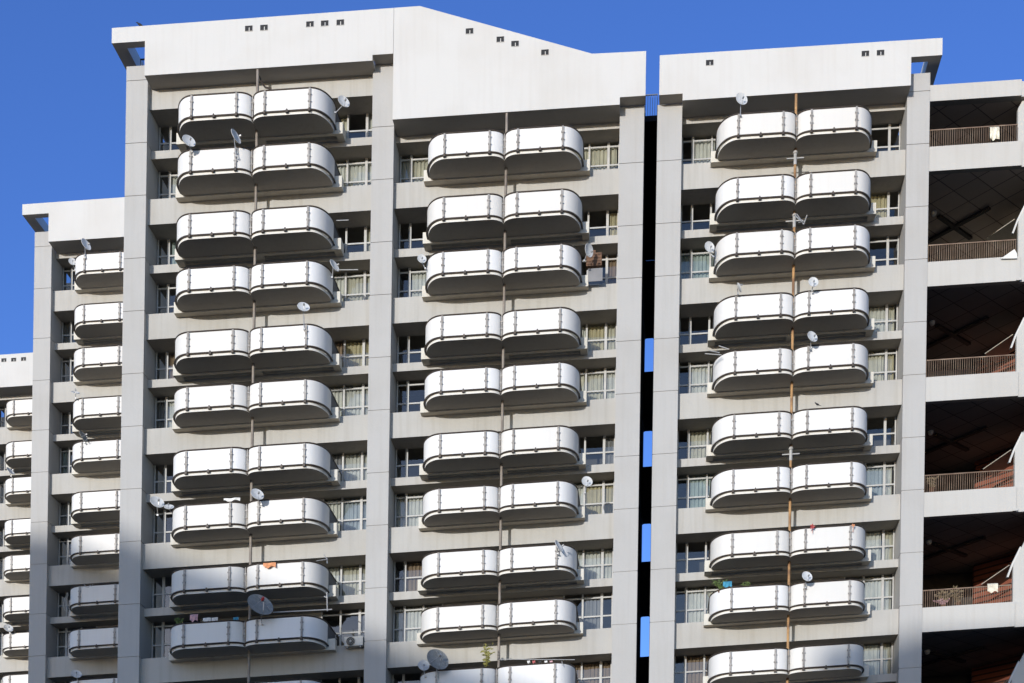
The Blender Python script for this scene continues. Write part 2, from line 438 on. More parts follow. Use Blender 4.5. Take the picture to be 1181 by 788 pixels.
m = MB(); m.prism_y([(-12.9, 45.42), (-.86, 45.42), (-.86, 47.4), (-3.42, 47.45), (-11.71, 50.28), (-12.9, 50.28)], .6, 7); build('roof_house', m, M['pier'], T1)
corner_frame(T1, -26.5, -24.9, 49.66, 50.39, 0, 1)
roof_rail(T1, -25.55, -24.95, .5, 49.01, .66, M['black'])
for x, y in ((287, 33), (304.5, 32), (357.5, 28), (374.5, 27), (392.5, 26), (541.5, 36), (577, 45.5), (594, 50.5), (628.5, 60.5)): vent(T1, x, y, PF)

# ================================================================== RIGHT TOWER
T2 = thing('apartment_tower', 'right hand apartment tower with one balcony bay beside the open landings', 'apartment tower', (6.4, 8, 0))
pier(T2, -.2, 1.0, 0, 45.43)
pier(T2, 11.93, 13.03, 0, 46.13)
codesR = {'B0': ('dww', 'ddd'), 'A1': ('ddd', 'dyd'), 'B1': ('ppp', 'ddd'), 'A2': ('ddd', 'cwc'), 'B2': ('dww', 'yct'),
          'A3': ('dcc', 'ddd'), 'B3': ('dpp', 'wbd'), 'A4': ('ddd', 'cwb'), 'B4': ('dww', 'www'), 'A5': ('dtt', 'cwd')}
bay(T2, 1.0, 11.93, 0, 6.45, rowsM, codesR, pipe='rust', top_pipe=45.09)
body(T2, -.1, 13.0, 0, 45.4)
m = MB()
m.prism_y([(1.0, 45.1), (11.97, 45.1), (11.97, 46.46), (13.46, 46.46), (13.46, 47.28), (-.13, 47.34), (-.13, 45.43), (1.0, 45.43)], PF, -.3)
m.box(1.0, 11.97, -.3, .56, 45.1, 45.4); m.box(-.12, 1.0, -.3, 0, 45.44, 45.7)
build('parapet', m, M['parapet'], T2)
m = MB(); m.box(-.1, 12.0, .6, 5, 45.42, 45.9); build('roof_slab', m, M['pier'], T2)
corner_frame(T2, 13.46, 12, 46.46, 47.27, 0, -1)
for x, y in ((818.5, 72.5), (998, 62), (1015.5, 61)): vent(T2, x, y, PF)

# ================================================================== STEPPED TOWERS ON THE LEFT
def side_tower(label, i, rows, codes, vents=()):
    dx, Yo = -12.08*i, 17.05*i
    T = thing('apartment_tower', label, 'apartment tower', (-20+dx, 8+Yo, 0))
    pier(T, -26.04+dx, -25.0+dx, Yo, 51.75)
    pier(T, -14.06+dx, -13.0+dx, Yo, 50.9)
    bay(T, -25.0+dx, -14.06+dx, Yo, -19.50+dx, rows, codes, halves=(-1,), top_pipe=50.6)
    body(T, -26.0+dx, -13.0+dx, Yo, 50.5)
    m = MB()
    m.prism_y([(-24.9+dx, 50.7), (-13+dx, 50.7), (-13+dx, 53.12), (-26.5+dx, 53.06), (-26.5+dx, 52.42), (-24.9+dx, 52.42)], PF+Yo, -.3+Yo)
    m.box(-24.9+dx, -13+dx, -.3+Yo, .57+Yo, 50.7, 50.95)
    build('parapet', m, M['parapet'], T)
    corner_frame(T, -26.5+dx, 0, 52.42, 53.06, Yo, 1)
    for x, y in vents: vent(T, x, y, PF+Yo)
    return T
rowsW = [('B', -1), ('A', 0), ('B', 0), ('A', 1), ('B', 1), ('A', 2), ('B', 2), ('A', 3), ('B', 3), ('A', 4), ('B', 4)]
side_tower('set back apartment tower left of the main tower with open roof corner', 1, rowsW,
           {'B-1': ('ddd', ''), 'A0': ('gdd', ''), 'B0': ('ddd', ''), 'A1': ('gdd', ''), 'B1': ('pdd', ''), 'A2': ('gwd', ''), 'B2': ('ddd', ''), 'A3': ('ddw', ''), 'B3': ('gdd', '')})
side_tower('most distant apartment tower cut by the left edge, three small vents in its parapet', 2, rowsW[:9],
           {'B-1': ('ddw', ''), 'A0': ('dgd', ''), 'A1': ('ddw', '')}, vents=((4.5, 415.5), (15.8, 415), (27.2, 414.2)))

# ================================================================== DARK LINK BETWEEN THE TOWERS
LK = thing('link_block', 'narrow dark link between the two towers with tall rounded openings showing sky', 'link building', (-.5, 17, 0))
gx0, gx1 = -.835, -.205
ya, yb_ = 14.3, 16.3
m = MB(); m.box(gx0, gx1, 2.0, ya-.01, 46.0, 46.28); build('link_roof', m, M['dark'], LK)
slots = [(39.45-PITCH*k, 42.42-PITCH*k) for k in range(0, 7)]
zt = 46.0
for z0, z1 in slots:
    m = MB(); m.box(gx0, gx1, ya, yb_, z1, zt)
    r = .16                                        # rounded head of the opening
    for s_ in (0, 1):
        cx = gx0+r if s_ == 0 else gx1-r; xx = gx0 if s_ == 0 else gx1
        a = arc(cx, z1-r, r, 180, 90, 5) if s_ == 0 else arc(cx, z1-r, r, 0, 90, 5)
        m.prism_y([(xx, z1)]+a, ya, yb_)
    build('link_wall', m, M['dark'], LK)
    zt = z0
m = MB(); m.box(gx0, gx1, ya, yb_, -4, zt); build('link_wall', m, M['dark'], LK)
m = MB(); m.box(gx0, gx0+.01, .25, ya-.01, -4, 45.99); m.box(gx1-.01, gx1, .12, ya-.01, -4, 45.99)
m.box(gx0, gx0+.035, ya, yb_+.4, -4, 46.2); m.box(gx1-.02, gx1, ya, yb_+.4, -4, 46.2); build('shade_lining', m, M['dark'], LK)  # thin dark sheets added along the tower sides for the gap's shade
roof_rail(LK, gx0+.02, gx1-.02, 2.1, 46.29, 1.1, plain('blue_grey_rail', (.14, .16, .22), .5, .2), pitch=.1, name='railing')

# ================================================================== OPEN LANDINGS ON THE RIGHT
LB = thing('landing_block', 'open stair landings with rusty railings at the right edge of the photo', 'stair building', (16, 6, 0))
m = MB(); m.box(13.035, 17.5, .05, .45, 44.77, 45.55); m.box(17.5, 21, .12, .45, 44.75, 45.5); build('roof_fascia', m, M['fascia'], LB)
m = MB(); m.box(13.04, 21, .45, 9, 44.83, 45.4); build('roof_slab', m, M['ceiling'], LB)
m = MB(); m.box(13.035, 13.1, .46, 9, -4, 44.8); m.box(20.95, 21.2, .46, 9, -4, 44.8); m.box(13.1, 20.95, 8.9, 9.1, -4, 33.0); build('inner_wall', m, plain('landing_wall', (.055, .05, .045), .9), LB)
m = MB(); m.box(13.11, 20.94, 8.9, 9.1, 33.01, 44.8); build('bounce_wall', m, M['band'], LB)  # unseen upper wall, made pale to bounce sun onto the ceiling
m = MB(); m.box(18.3, 21.2, .2, .45, -4, 44.74); build('end_wall', m, M['pier'], LB)
for k in range(0, 6):
    z0, z1 = 41.37-PITCH*k, 42.56-PITCH*k
    m = MB(); m.box(13.035, 17.55, .05, .35, z0, z1); m.box(17.55, 18.3, .14, .35, z0-.02, z1+.02)
    m.box(17.36, 17.62, -.0, .05, z0-.0, z0+.12) if k % 2 else None
    build('landing_fascia', m, M['fascia'], LB)
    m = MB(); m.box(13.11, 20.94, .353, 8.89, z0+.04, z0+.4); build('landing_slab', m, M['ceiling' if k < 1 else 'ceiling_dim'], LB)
    roof_rail(LB, 13.1, 17.34, .16, z1, .86, M['railing'], pitch=.108, name='railing')
    # white column with raking edge at the right
    if k == 0:
        poly = [(17.42, 42.57), (18.3, 42.57), (18.3, 44.7), (17.62, 44.7), (17.42, 44.35)]
    else:
        poly = [(17.52, z1+.01), (18.3, z1+.01), (18.3, z1+3.5), (17.92, z1+2.75), (17.52, z1+1.95)]
    m = MB(); m.prism_y(poly, .36, .6); build('column', m, M['fascia'], LB)
    if k > 0:
        m = MB(); m.prism_y([(17.22, z1+1.34), (17.30, z1+1.32), (17.515, z1+1.90), (17.90, z1+2.72), (17.86, z1+2.80), (17.46, z1+1.99)], .4, .6); build('raking_brace', m, M['parapet'], LB)
        # edge of the stair flight going up to the right
        a = at(1140-2*k, 275+(133*(k-1)), 5.0); b = at(1172-2*k, 253+(133*(k-1)), 3.4)
        m = MB(); m.tube([a, b], .022, 5); m.add([(a[0], a[1], a[2]-.03), (b[0], b[1], b[2]-.03), (b[0]+.8, b[1]+1.0, b[2]-.05), (a[0]+.8, a[1]+1.0, a[2]-.05)], [(0, 1, 2, 3)])
        build('stair_flight', m, M['beam'], LB)
    # crossed dark beams under the landing above
    zc = z0+.03
    cx, cy = 15.35, 4.85
    m = MB()
    for dx, dy, l0, l1, z_ in ((.70, .71, 1.5, 1.6, zc), (.70, -.71, 2.2, 2.1, zc-.004)):
        nx, ny = -dy*.11, dx*.11
        p = [(cx-dx*l0+nx, cy-dy*l0+ny), (cx-dx*l0-nx, cy-dy*l0-ny), (cx+dx*l1-nx, cy+dy*l1-ny), (cx+dx*l1+nx, cy+dy*l1+ny)]
        m.prism_z(p, z_-.12, z_)
    build('ceiling_beam', m, M['beam_dark'], LB)
    m = MB(); prof = [(.0, -.20), (.08, -.19), (.13, -.13), (.15, -.04), (.15, 0)]; n = 12; vs = []; fs = []
    for r, z in prof:
        for q in range(n): vs.append((14.0+r*math.cos(2*math.pi*q/n), 3.5+r*math.sin(2*math.pi*q/n), z0+.03+z))
    for i in range(len(prof)-1):
        for q in range(n): fs.append((i*n+q, i*n+(q+1) % n, (i+1)*n+(q+1) % n, (i+1)*n+q))
    m.add(vs, fs); build('ceiling_lamp', m, M['white'], LB, True)
# brick wall at 45 degrees behind the landings
m = MB(); m.prism_z([(17.3, 7.7), (20.9, 4.1), (20.9, 4.4), (17.3, 8.0)], -4, 35.6); build('brick_wall', m, M['brick'], LB)

# ================================================================== SATELLITE DISHES
def dish(label, x, y, Y, wpx, phi, ratio, mast=None, grey=False, group=None, lnb='metal', back=False):
    """x, y: middle of the reflector in the picture; phi, ratio: which way the bowl leans and how open it looks"""
    P = at(x, y, Y); s = F/(DIST+Y); r = wpx/s/2*.93
    root = thing('satellite_dish', label, 'satellite dish', P, group)
    v = (Vector((0, 0, EYE))-S(P)).normalized(); rt = v.cross(Vector((0, 0, 1))).normalized()*-1; up = rt.cross(v).normalized()*-1
    if up.z < 0: up = -up
    nn = (v*ratio+(rt*math.cos(R(phi))+up*math.sin(R(phi)))*math.sqrt(1-ratio*ratio)).normalized()
    if back: nn = -nn
    ax = Vector((0, 0, 1)).cross(nn)
    ax = ax.normalized() if ax.length > .05 else Vector((1, 0, 0))
    az_ = nn.cross(ax).normalized()
    rotm = Matrix(((ax.x, -nn.x, az_.x), (ax.y, -nn.y, az_.y), (ax.z, -nn.z, az_.z)))
    T = lambda p: rotm @ Vector(p)
    # reflector: axis along -Y
    m = MB(); n = 24; k = 6; vs = []; fs = []
    for i in range(k+1):
        rr = r*i/k; yy = .22*r*(i/k)**2-.22*r
        for q in range(n):
            vs.append(T((rr*math.cos(2*math.pi*q/n), -yy-.0-.22*r, rr*math.sin(2*math.pi*q/n)*1.05)))
    vs2 = [T(((r*i/k+.004)*math.cos(2*math.pi*q/n), -(.22*r*(i/k)**2-.22*r)-.22*r+.018, (r*i/k+.004)*math.sin(2*math.pi*q/n)*1.05)) for i in range(k+1) for q in range(n)]
    N0 = len(vs); vs += vs2
    for i in range(k):
        for q in range(n):
            fs.append((i*n+q, i*n+(q+1) % n, (i+1)*n+(q+1) % n, (i+1)*n+q))
            fs.append((N0+i*n+q, N0+(i+1)*n+q, N0+(i+1)*n+(q+1) % n, N0+i*n+(q+1) % n))
    for q in range(n): fs.append((k*n+q, k*n+(q+1) % n, N0+k*n+(q+1) % n, N0+k*n+q))
    # the bowl opens towards -Y
    vs = [v for v in vs]
    m.add(vs, fs)
    o = link('reflector', m.mesh('reflector', M['dish_grey' if grey else 'dish'], True, shear=False), P, root)
    a = MB(); sgn = 1 if back else -1
    f0 = T((0, -.80*r, sgn*.35*r))
    a.tube([T((0, 0, sgn*1.0*r)), T((0, -.45*r, sgn*.85*r)), f0], max(.012, r*.035), 5)
    if grey:
        for q in (90, 210, 330): a.tube([T((.85*r*math.cos(R(q)), -.14*r, .85*r*math.sin(R(q)))), T((0, -.75*r, 0))], .012, 5)
    link('feed_arm', a.mesh('feed_arm', M['metal'], False, shear=False), P, root)
    b = MB(); c0 = T((0, -.75*r, 0)) if grey else f0; c1 = c0+T((0, -.16*r-.03, 0))
    b.tube([c1, c0, c0-T((0, -.1*r-.02, 0))], [r*.08+.01, r*.11+.014, r*.08+.01], 8)
    link('receiver', b.mesh('receiver', M[lnb], False, shear=False), P, root)
    if mast:
        q = MB(); bk = T((0, .06, 0))
        mx, my, mz = mast
        q.tube([bk, bk+Vector((0, .05, -.05)), Vector((mx, my, mz))], .022, 7)
        q.box(mx-.04, mx+.04, my-.05, my+.05, mz-.03, mz+.04)
        link('mast', q.mesh('mast', M['metal'], False, shear=False), P, root)
    return root
FY = -1.75
g = 'satellite dishes on the balconies'
dish('white dish at the right end of the topmost balcony of the left bay', 396, 118, -.6, 15, 62, .62, (-.4, .1, -.45), group=g)
dish('pale dish at the left end of the second balcony from the top, left bay', 217.5, 163.5, FY-.25, 16, 68, .62, (.1, .22, -.35), group=g)
dish('tilted dish on a thin mast above the second left balcony, beside the pipe', 271, 158, FY-.15, 17, 38, .34, (.03, .12, -.85), group=g)
dish('white dish tilted against the right end of the fourth balcony, left bay', 385, 307, -1.0, 15, 42, .38, (-.1, .1, -.5), group=g)
dish('round white dish on a tall mast above the fifth right balcony, left bay', 350, 355, FY, 15, 84, .6, (.02, .05, -1.0), group=g)
dish('large pale dish beside the left pier above the eighth balcony', 181, 580, -.8, 17, 72, .66, (-.1, .4, -.45), group=g)
dish('small flat dish tucked between the large pale dish and the eighth balcony', 195, 585.5, -.9, 12, 95, .4, (.2, .3, -.3), group=g)
dish('white dish on the rail of the eighth right balcony casting a shadow', 296.5, 571, FY-.3, 16, 70, .68, (.12, .3, -.34), group=g)
dish('large grey dish with a red receiver in front of the tenth balconies', 299.5, 699.5, -2.05, 32, 68, .64, (.0, .4, -.72), grey=True, lnb='red', group=g)
dish('small white dish left of the third balcony in the middle bay', 486.5, 299, -1.2, 11, 80, .8, (.15, .1, -.4), group=g)
dish('upright dish beside the brown cabinet at the right of the middle bay', 678.5, 289, -.9, 15, 15, .62, (-.2, .1, -.45), group=g)
dish('round dish at the right end of the seventh balcony, middle bay', 677, 556, -.9, 13.5, 75, .8, (-.1, .1, -.5), group=g)
dish('dish seen edge on over the eighth right balcony, middle bay', 643.5, 630.5, FY-.15, 15, 35, .3, (-.02, .12, -.3), group=g)
dish('largest grey dish on a thick mast at the foot of the middle bay', 504, 762, FY-.25, 28, 60, .75, (.0, .15, -1.2), grey=True, group=g)
dish('small grey dish left of the largest dish at the foot of the middle bay', 488.5, 768, -1.5, 14, 80, .85, (.05, .1, -.5), group=g)
dish('white dish on a mast at the top of the right tower against the soffit', 855, 115, FY, 15, 60, .7, (-.04, .05, -.72), group=g)
dish('white dish left of the third balcony of the right tower', 818, 285.5, -1.1, 13, 50, .78, (.2, .1, -.4), group=g)
dish('back turned dish with raised receiver over the fourth left balcony, right tower', 852, 332, FY-.2, 11, 200, .25, (-.02, .15, -.2), group=g, back=True)
dish('white dish beside the pipe over the fourth right balcony, right tower', 938, 326, FY-.25, 12.5, 75, .78, (-.04, .2, -.3), group=g)
dish('oval white dish over the fifth right balcony of the right tower', 936.5, 389, FY-.3, 14, 48, .62, (-.04, .3, -.42), group=g)
dish('white dish over the ninth right balcony of the right tower', 930.5, 665.5, FY-.3, 13.5, 58, .72, (-.04, .3, -.42), group=g)
W1, W2 = 17.05, 34.1
dish('dish on a mast over the top balcony of the set back tower', 98.5, 282.5, W1+FY, 14, 45, .5, (-.03, .05, -.75), group=g)
dish('pale dish tucked left of the top balcony of the set back tower', 83.5, 302, W1-1.0, 9, 80, .8, (.1, .2, -.4), group=g)
dish('dish facing upwards over the fifth balcony of the set back tower', 87, 453.5, W1+FY, 10, 88, .2, (.02, .05, -.3), group=g)
dish('dark dish tilted over the sixth balcony of the set back tower', 95.5, 504, W1-1.9, 14, 40, .36, (.05, .15, -.3), grey=True, group=g)
dish('pale dish low over the bottom balcony of the set back tower', 88, 778, W1+FY, 12.5, 85, .7, (.05, .1, -.4), group=g)
dish('small dish over the fifth balcony of the most distant tower', 11.5, 544, W2-1.9, 11, 55, .34, (.05, .1, -.3), group=g)
dish('small round dish over the lowest visible balconies of the most distant tower', 9.5, 725, W2-1.9, 11, 75, .72, (.1, .1, -.3), group=g)

# ================================================================== SMALL THINGS
def sheet_px(name, poly_px, Y, mat, label, cat, th=.02, wave=.03):
    pts = [at(x, y, Y) for x, y in poly_px]
    m = MB(); m.prism_y([(p[0], p[2]) for p in pts], Y-th, Y)
    return tag(build(name, m, mat), label, cat)
def cloth(name, x0, x1, y0, y1, Y, mat, label, cat, wav=.03, n=14, sag=.0):
    a = at(x0, y0, Y); b = at(x1, y1, Y); m = MB(); vs = []; rows_ = 5
    for j in range(rows_+1):
        for i in range(n+1):
            t = i/n; X = a[0]+(b[0]-a[0])*t; Z = a[2]+(b[2]-a[2])*j/rows_
            yy = Y+wav*math.sin(t*14+j*.7)*(j/rows_)-(.0 if j else -.12)
            zz = Z+(.05*math.sin(t*9+1.3)*(j/rows_)) - sag*math.sin(math.pi*t)
            vs.append((X, yy, zz))
    fs = [(j*(n+1)+i, j*(n+1)+i+1, (j+1)*(n+1)+i+1, (j+1)*(n+1)+i) for j in range(rows_) for i in range(n)]
    m.add(vs, fs); return tag(build(name, m, mat, None, True), label, cat)
cloth('towel', 303.5, 318, 648.5, 653.8, -1.72, M['orange'], 'orange towel hung over the ninth right balcony of the left bay', 'towel')
cloth('shirt', 219, 228, 708, 716, -1.35, M['pink'], 'pink shirt drying above the tenth left balcony', 'laundry')
for i, (x0, x1, c) in enumerate(((234, 243, 'white'), (244, 251, 'white'), (269, 275, 'blue'))):
    cloth('laundry_cloth', x0, x1, 712-i*.4, 717-i*.4, -1.2, M[c],
          ['white cloth drying right of the pink shirt, tenth left balcony', 'second white cloth drying on the tenth left balcony', 'small blue cloth drying beside the pipe on the tenth left balcony'][i], 'laundry')
cloth('draped_cloth', 1142, 1152.5, 145, 160.5, -.02, M['cream_sheet'], 'torn pale cloth hung over the topmost rusty railing', 'cloth', .04)
cloth('notice_sheet', 1139, 1151, 672.5, 682.5, -.0, M['cream_sheet'], 'cream paper sheet tied on the fifth landing railing', 'sheet', .01)
# white triangular board behind the second railing
pts = [at(x, y, -.05) for x, y in ((1154, 298.5), (1170, 287.5), (1173, 293), (1173, 298))]
m = MB(); m.prism_y([(p[0], p[2]) for p in pts], -.06, -.01); tag(build('white_board', m, M['white']), 'white triangular board leaning at the right end of the second railing', 'board')
cloth('tray_cover', 258, 277, 574.3, 577.2, -1.25, M['white'], 'white cover lying on the rail of the eighth left balcony', 'cover')

# red pinwheel
def star(name, x, y, Y, rpx, mat, label, cat, n=6, seed=1, w=.35):
    rnd = random.Random(seed); P = at(x, y, Y); s = F/(DIST+Y); m = MB()
    for i in range(n):
        a = 2*math.pi*i/n+rnd.random()*.5; L_ = rpx/s*rnd.uniform(.7, 1.1)
        d = Vector((math.cos(a), rnd.uniform(-.3, .3), math.sin(a))); p = Vector((-math.sin(a), 0, math.cos(a)))
        m.add([P + Vector(), Vector(P)+d*L_*.5+p*L_*w*.5, Vector(P)+d*L_, Vector(P)+d*L_*.5-p*L_*w*.5] if False else
              [tuple(P), tuple(Vector(P)+d*L_*.5+p*L_*w*.5), tuple(Vector(P)+d*L_), tuple(Vector(P)+d*L_*.5-p*L_*w*.5)], [(0, 1, 2, 3)])
    m.tube([P, (P[0], P[1]+.05, P[2]-.3)], .012, 5)
    return tag(build(name, m, mat), label, cat)
star('pinwheel', 937, 607.5, -1.8, 3.6, M['red'], 'red pinwheel on the eighth right balcony rail of the right tower', 'pinwheel', 5, 3, .6)
star('rag', 984, 606, -1.75, 2.4, M['orange'], 'small orange rag tied at the right post of the eighth balcony', 'rag', 4, 5, .8)

def plant(name, x, y, Y, hpx, wpx, n, mat, label, seed, up=.8, leaf=.05):
    rnd = random.Random(seed); P = Vector(at(x, y, Y)); s = F/(DIST+Y); h = hpx/s; w = wpx/s
    root = thing(name, label, 'plant', tuple(P))
    st = MB(); lf = MB()
    for i in range(n):
        t = rnd.uniform(-1, 1); tip = P+Vector((t*w/2, rnd.uniform(-.15, .15), h*rnd.uniform(.55, 1)))
        mid = P.lerp(tip, .55)+Vector((-t*w*.12*up, 0, h*.12))
        st.tube([P, mid, tip], [.012, .008, .003], 4)
        for j in range(7):
            q = P.lerp(mid, j/4) if j < 4 else mid.lerp(tip, (j-3)/4)
            a = rnd.uniform(0, 6.28); d = Vector((math.cos(a), math.sin(a)*.6, rnd.uniform(-.3, .8))).normalized()
            c = d.cross(Vector((.2, 1, .3))).normalized()
            L_ = leaf*rnd.uniform(1, 2.2)
            lf.add([tuple(q), tuple(q+d*L_+c*L_*.4), tuple(q+d*L_*2), tuple(q+d*L_-c*L_*.4)], [(0, 1, 2, 3)])
    build('stem', st, mat, root); build('foliage', lf, mat, root)
    pot = MB(); pot.tube([P+Vector((0, 0, -.28)), P+Vector((0, 0, .0))], [.10, .14], 10); build('pot', pot, M['wood'], root)
    return root
plant('tall_plant', 561, 772, -1.4, 36, 16, 9, M['leaf_yellow'], 'tall yellow green plant leaning above the bottom left balcony of the middle bay', 2, .8, .06)
plant('small_plant', 207, 722, -1.2, 9, 14, 12, M['leaf'], 'small green plant at the left end of the tenth left balcony', 3, .5, .04)
plant('spiky_plant', 831, 681, -1.25, 13, 22, 16, M['leaf'], 'spiky dark plant at the left end of the ninth left balcony, right tower', 4, .5, .035)
plant('spiky_plant', 862, 681, -1.25, 11, 16, 12, M['leaf'], 'smaller spiky plant midway along the ninth left balcony, right tower', 8, .5, .03)
plant('potted_shrub', 1088, 696, .25+.4, 15, 26, 16, M['straw'], 'straw coloured shrub at the left of the fifth landing', 5, .5, .06)
plant('potted_shrub', 1105, 695, .25+.4, 17, 16, 12, M['straw'], 'taller dry shrub right of the flowers on the fifth landing', 6, .3, .06)
plant('potted_shrub', 1075, 563, .6, 14, 14, 10, M['straw'], 'dry shrub behind the fourth landing railing', 9, .3, .05)
plant('flower_box', 1088, 698, .48, 6, 30, 12, M['pink'], 'pink flowers low behind the fifth landing railing', 7, .2, .04)
cloth('blue_cloth', 834, 844, 670, 677, -1.5, M['blue'], 'bright blue cloth beside the spiky plant on the right tower', 'cloth')

# brown cabinet at the right of the middle bay
cab = thing('wicker_cabinet', 'brown cabinet with a grey sheet at the right of the third middle balcony', 'cabinet', at(685, 312, -.2))
a = at(676, 307, -.2); b = at(694, 291, -.2)
m = MB(); m.box(a[0], b[0], -.2, .15, a[2], b[2]); m.box(a[0]+.1, b[0]-.3, -.17, .12, b[2], b[2]+.14)
for i in range(4): z = a[2]+(b[2]-a[2])*(i+.5)/4; m.box(a[0]+.03, b[0]-.03, -.22, -.2, z-.015, z+.015)
build('cabinet_body', m, M['wood'], cab)
a = at(678, 325, -.15); b = at(695, 309, -.15); m = MB(); m.box(a[0], b[0], -.15, -.13, a[2], b[2]); build('sheet', m, M['curtain_g'], cab)

# air conditioner on the lowest visible left-bay band
ac = thing('air_conditioner', 'outdoor air conditioner with round fan at the lower right of the left bay', 'air conditioner', at(404, 746, -.1))
a = at(397, 745.5, -.1); b = at(418.5, 733.5, -.1)
m = MB(); m.box(a[0], b[0], -.1, .295, a[2], b[2]); build('casing', m, M['ac'], ac)
cx, cz = (a[0]*.66+b[0]*.34), (a[2]+b[2])/2
m = MB(); m.tube([(cx, -.1, cz), (cx, -.125, cz)], .215, 24); fg = build('fan_grille', m, M['black'], ac)
m = MB()
for r in (.07, .135, .2): m.tube([(cx+r*math.cos(R(q*15)), -.135, cz+r*math.sin(R(q*15))) for q in range(25)], .008, 4, False)
m.tube([(cx, -.128, cz), (cx, -.15, cz)], .04, 10); build('fan_guard', m, M['ac'], fg)
m = MB(); m.box(a[0]+.1, a[0]+.15, -.05, .295, a[2]-.06, a[2]-.004); m.box(b[0]-.15, b[0]-.1, -.05, .295, a[2]-.06, a[2]-.004); build('bracket', m, M['metal'], ac)

# poles and antennas
def poles(name, segs, mat, label, cat, r=.025):
    m = MB()
    for (x0, y0, Y0, x1, y1, Y1) in segs: m.tube([at(x0, y0, Y0), at(x1, y1, Y1)], r, 6)
    return tag(build(name, m, mat), label, cat)
poles('drooping_cable', [(299, 88, -.4, 303, 97, -.45), (303, 97, -.45, 306, 101, -.5), (306, 101, -.5, 313, 102.5, -.5)], M['rail'], 'dark cable bending away from the top of the pipe, left bay', 'cable', .045)
poles('clothes_pole', [(315, 706.5, -1.3, 383, 703, -1.3), (377, 683, -1.35, 377.5, 705, -1.3), (374, 688, -1.2, 378, 690, -1.4)], M['pvc'], 'long pale clothes pole over the tenth right balcony, left bay', 'clothes pole', .028)
poles('rail_bracket', [(365, 647, -1.5, 378, 645, -1.8), (377, 644, -1.7, 377.5, 650, -1.7), (373.5, 639.5, -1.7, 377, 645, -1.7)], M['metal'], 'thin metal bracket above the right end of the ninth balcony, left bay', 'bracket', .022)
poles('broken_antenna', [(919, 247, -1.2, 927, 259, -1.6), (927, 259, -1.6, 931, 248, -1.8), (917, 249, -1.5, 925, 256, -1.6), (921, 257, -1.4, 928, 255, -1.6)], M['metal'], 'broken metal antenna bracket on the pipe of the right tower', 'antenna', .03)
poles('clothes_pole', [(813, 408, -1.7, 832, 409.5, -1.7), (818, 404.5, -1.9, 830, 407, -1.7), (829, 399, -1.5, 841, 403, -1.6)], M['pvc'], 'loose pale poles at the left end of the fifth balcony, right tower', 'clothes pole', .022)
poles('clothes_line', [(576, 760.5, -1.6, 663, 761, -1.6), (648, 762.5, -1.6, 649, 768, -1.6)], M['pvc'], 'thin clothes line above the bottom right balcony, middle bay', 'clothes line', .016)
poles('clothes_pole', [(388, 254.5, -.6, 402, 254, -.6)], M['pvc'], 'short pole under the soffit right of the third balcony, left bay', 'clothes pole', .022)
poles('clothes_pole', [(386, 311.5, -.9, 413, 311.2, -.9)], M['frame'], 'white pole across the window right of the fourth balcony, left bay', 'clothes pole', .022)
for i, x in enumerate((608, 614, 621, 628, 634)):
    cloth('clothes_peg', x, x+3.2, 761.6, 764.6, -1.6, M[('white', 'red', 'black', 'white', 'pink')[i]],
          ['leftmost white peg cloth on the line over the bottom middle balcony', 'red peg cloth on the line over the bottom middle balcony', 'black peg cloth on the line over the bottom middle balcony',
           'second white peg cloth, right of the black one, bottom middle balcony', 'pink peg cloth at the right on the bottom middle line'][i], 'laundry', .005, 4)
# garden hose loop on the set back tower
m = MB(); P0 = [(78, 684), (75, 690), (73.5, 698), (75, 704), (78, 706), (77, 700), (76, 692), (79, 686)]
m.tube([at(x, y, W1-.3) for x, y in P0], .025, 6); tag(build('hose', m, M['pvc']), 'pale hose hanging beside the eighth balcony of the set back tower', 'hose')
m = MB(); P0 = [(97, 674), (99, 677), (102, 677.5), (104, 675), (106, 676.5), (107, 674)]
m.tube([at(x, y, W1-2.0) for x, y in P0], .02, 6); tag(build('rope', m, M['pvc']), 'loose pale rope on the rail of the eighth balcony, set back tower', 'rope')

# birds
def bird(label, x, y, Y, size, mat, face=1, group=None):
    P = Vector(at(x, y, Y)); m = MB()
    prof = [(-.5, .01, .10), (-.42, .05, .13), (-.25, .12, .22), (-.05, .17, .32), (.12, .15, .42), (.24, .10, .53), (.32, .09, .62), (.40, .08, .66), (.46, .035, .65), (.56, .006, .62)]
    pts = [P+Vector((a*size*face, 0, c*size)) for a, r, c in prof]
    m.tube(pts, [r*size for a, r, c in prof], 10)
    m.add([tuple(P+Vector((a*size*face, b*size, c*size))) for a, b, c in ((-.35, -.06, .16), (-.35, .06, .16), (-.75, .09, -.02), (-.75, -.09, -.02), (-.35, 0, .10), (-.75, 0, -.05))],
          [(0, 1, 2, 3), (0, 4, 5, 3), (1, 4, 5, 2)])
    for sy in (-.06, .06): m.tube([P+Vector((0, sy*size, .2*size)), P+Vector((.03*size*face, sy*size, 0))], .02*size, 4)
    return tag(build('bird', m, mat, None, True), label, 'bird')
bird('black bird perched on the top left roof corner', 161, 31.2, -.55, .34, M['black'], -1)
bird('small dark bird on the rail of the sixth right balcony, right tower', 942.5, 468.6, -1.6, .26, M['black'], -1)

# ================================================================== GROUND AND THE HOUSES ACROSS THE STREET
def wbuild(name, mb, mat, parent=None, loc=(0, 0, 0)):
    o = bpy.data.objects.new(name, mb.mesh(name, mat, shear=False)); col.objects.link(o)
    o.location = loc; WORLD[o.name] = Vector(loc)
    if parent: o.parent = parent; o.location = (0, 0, 0)
    return o
m = MB(); m.add([(-4000, -4000, 0), (4000, -4000, 0), (4000, 4000, 0), (-4000, 4000, 0)], [(0, 1, 2, 3)])
tag(wbuild('ground', m, M['asphalt']), None, None, kind='structure')
m = MB(); m.box(-90, 90, 58, 130, -.5, .13); tag(wbuild('pavement', m, M['paving']), None, None, kind='structure')

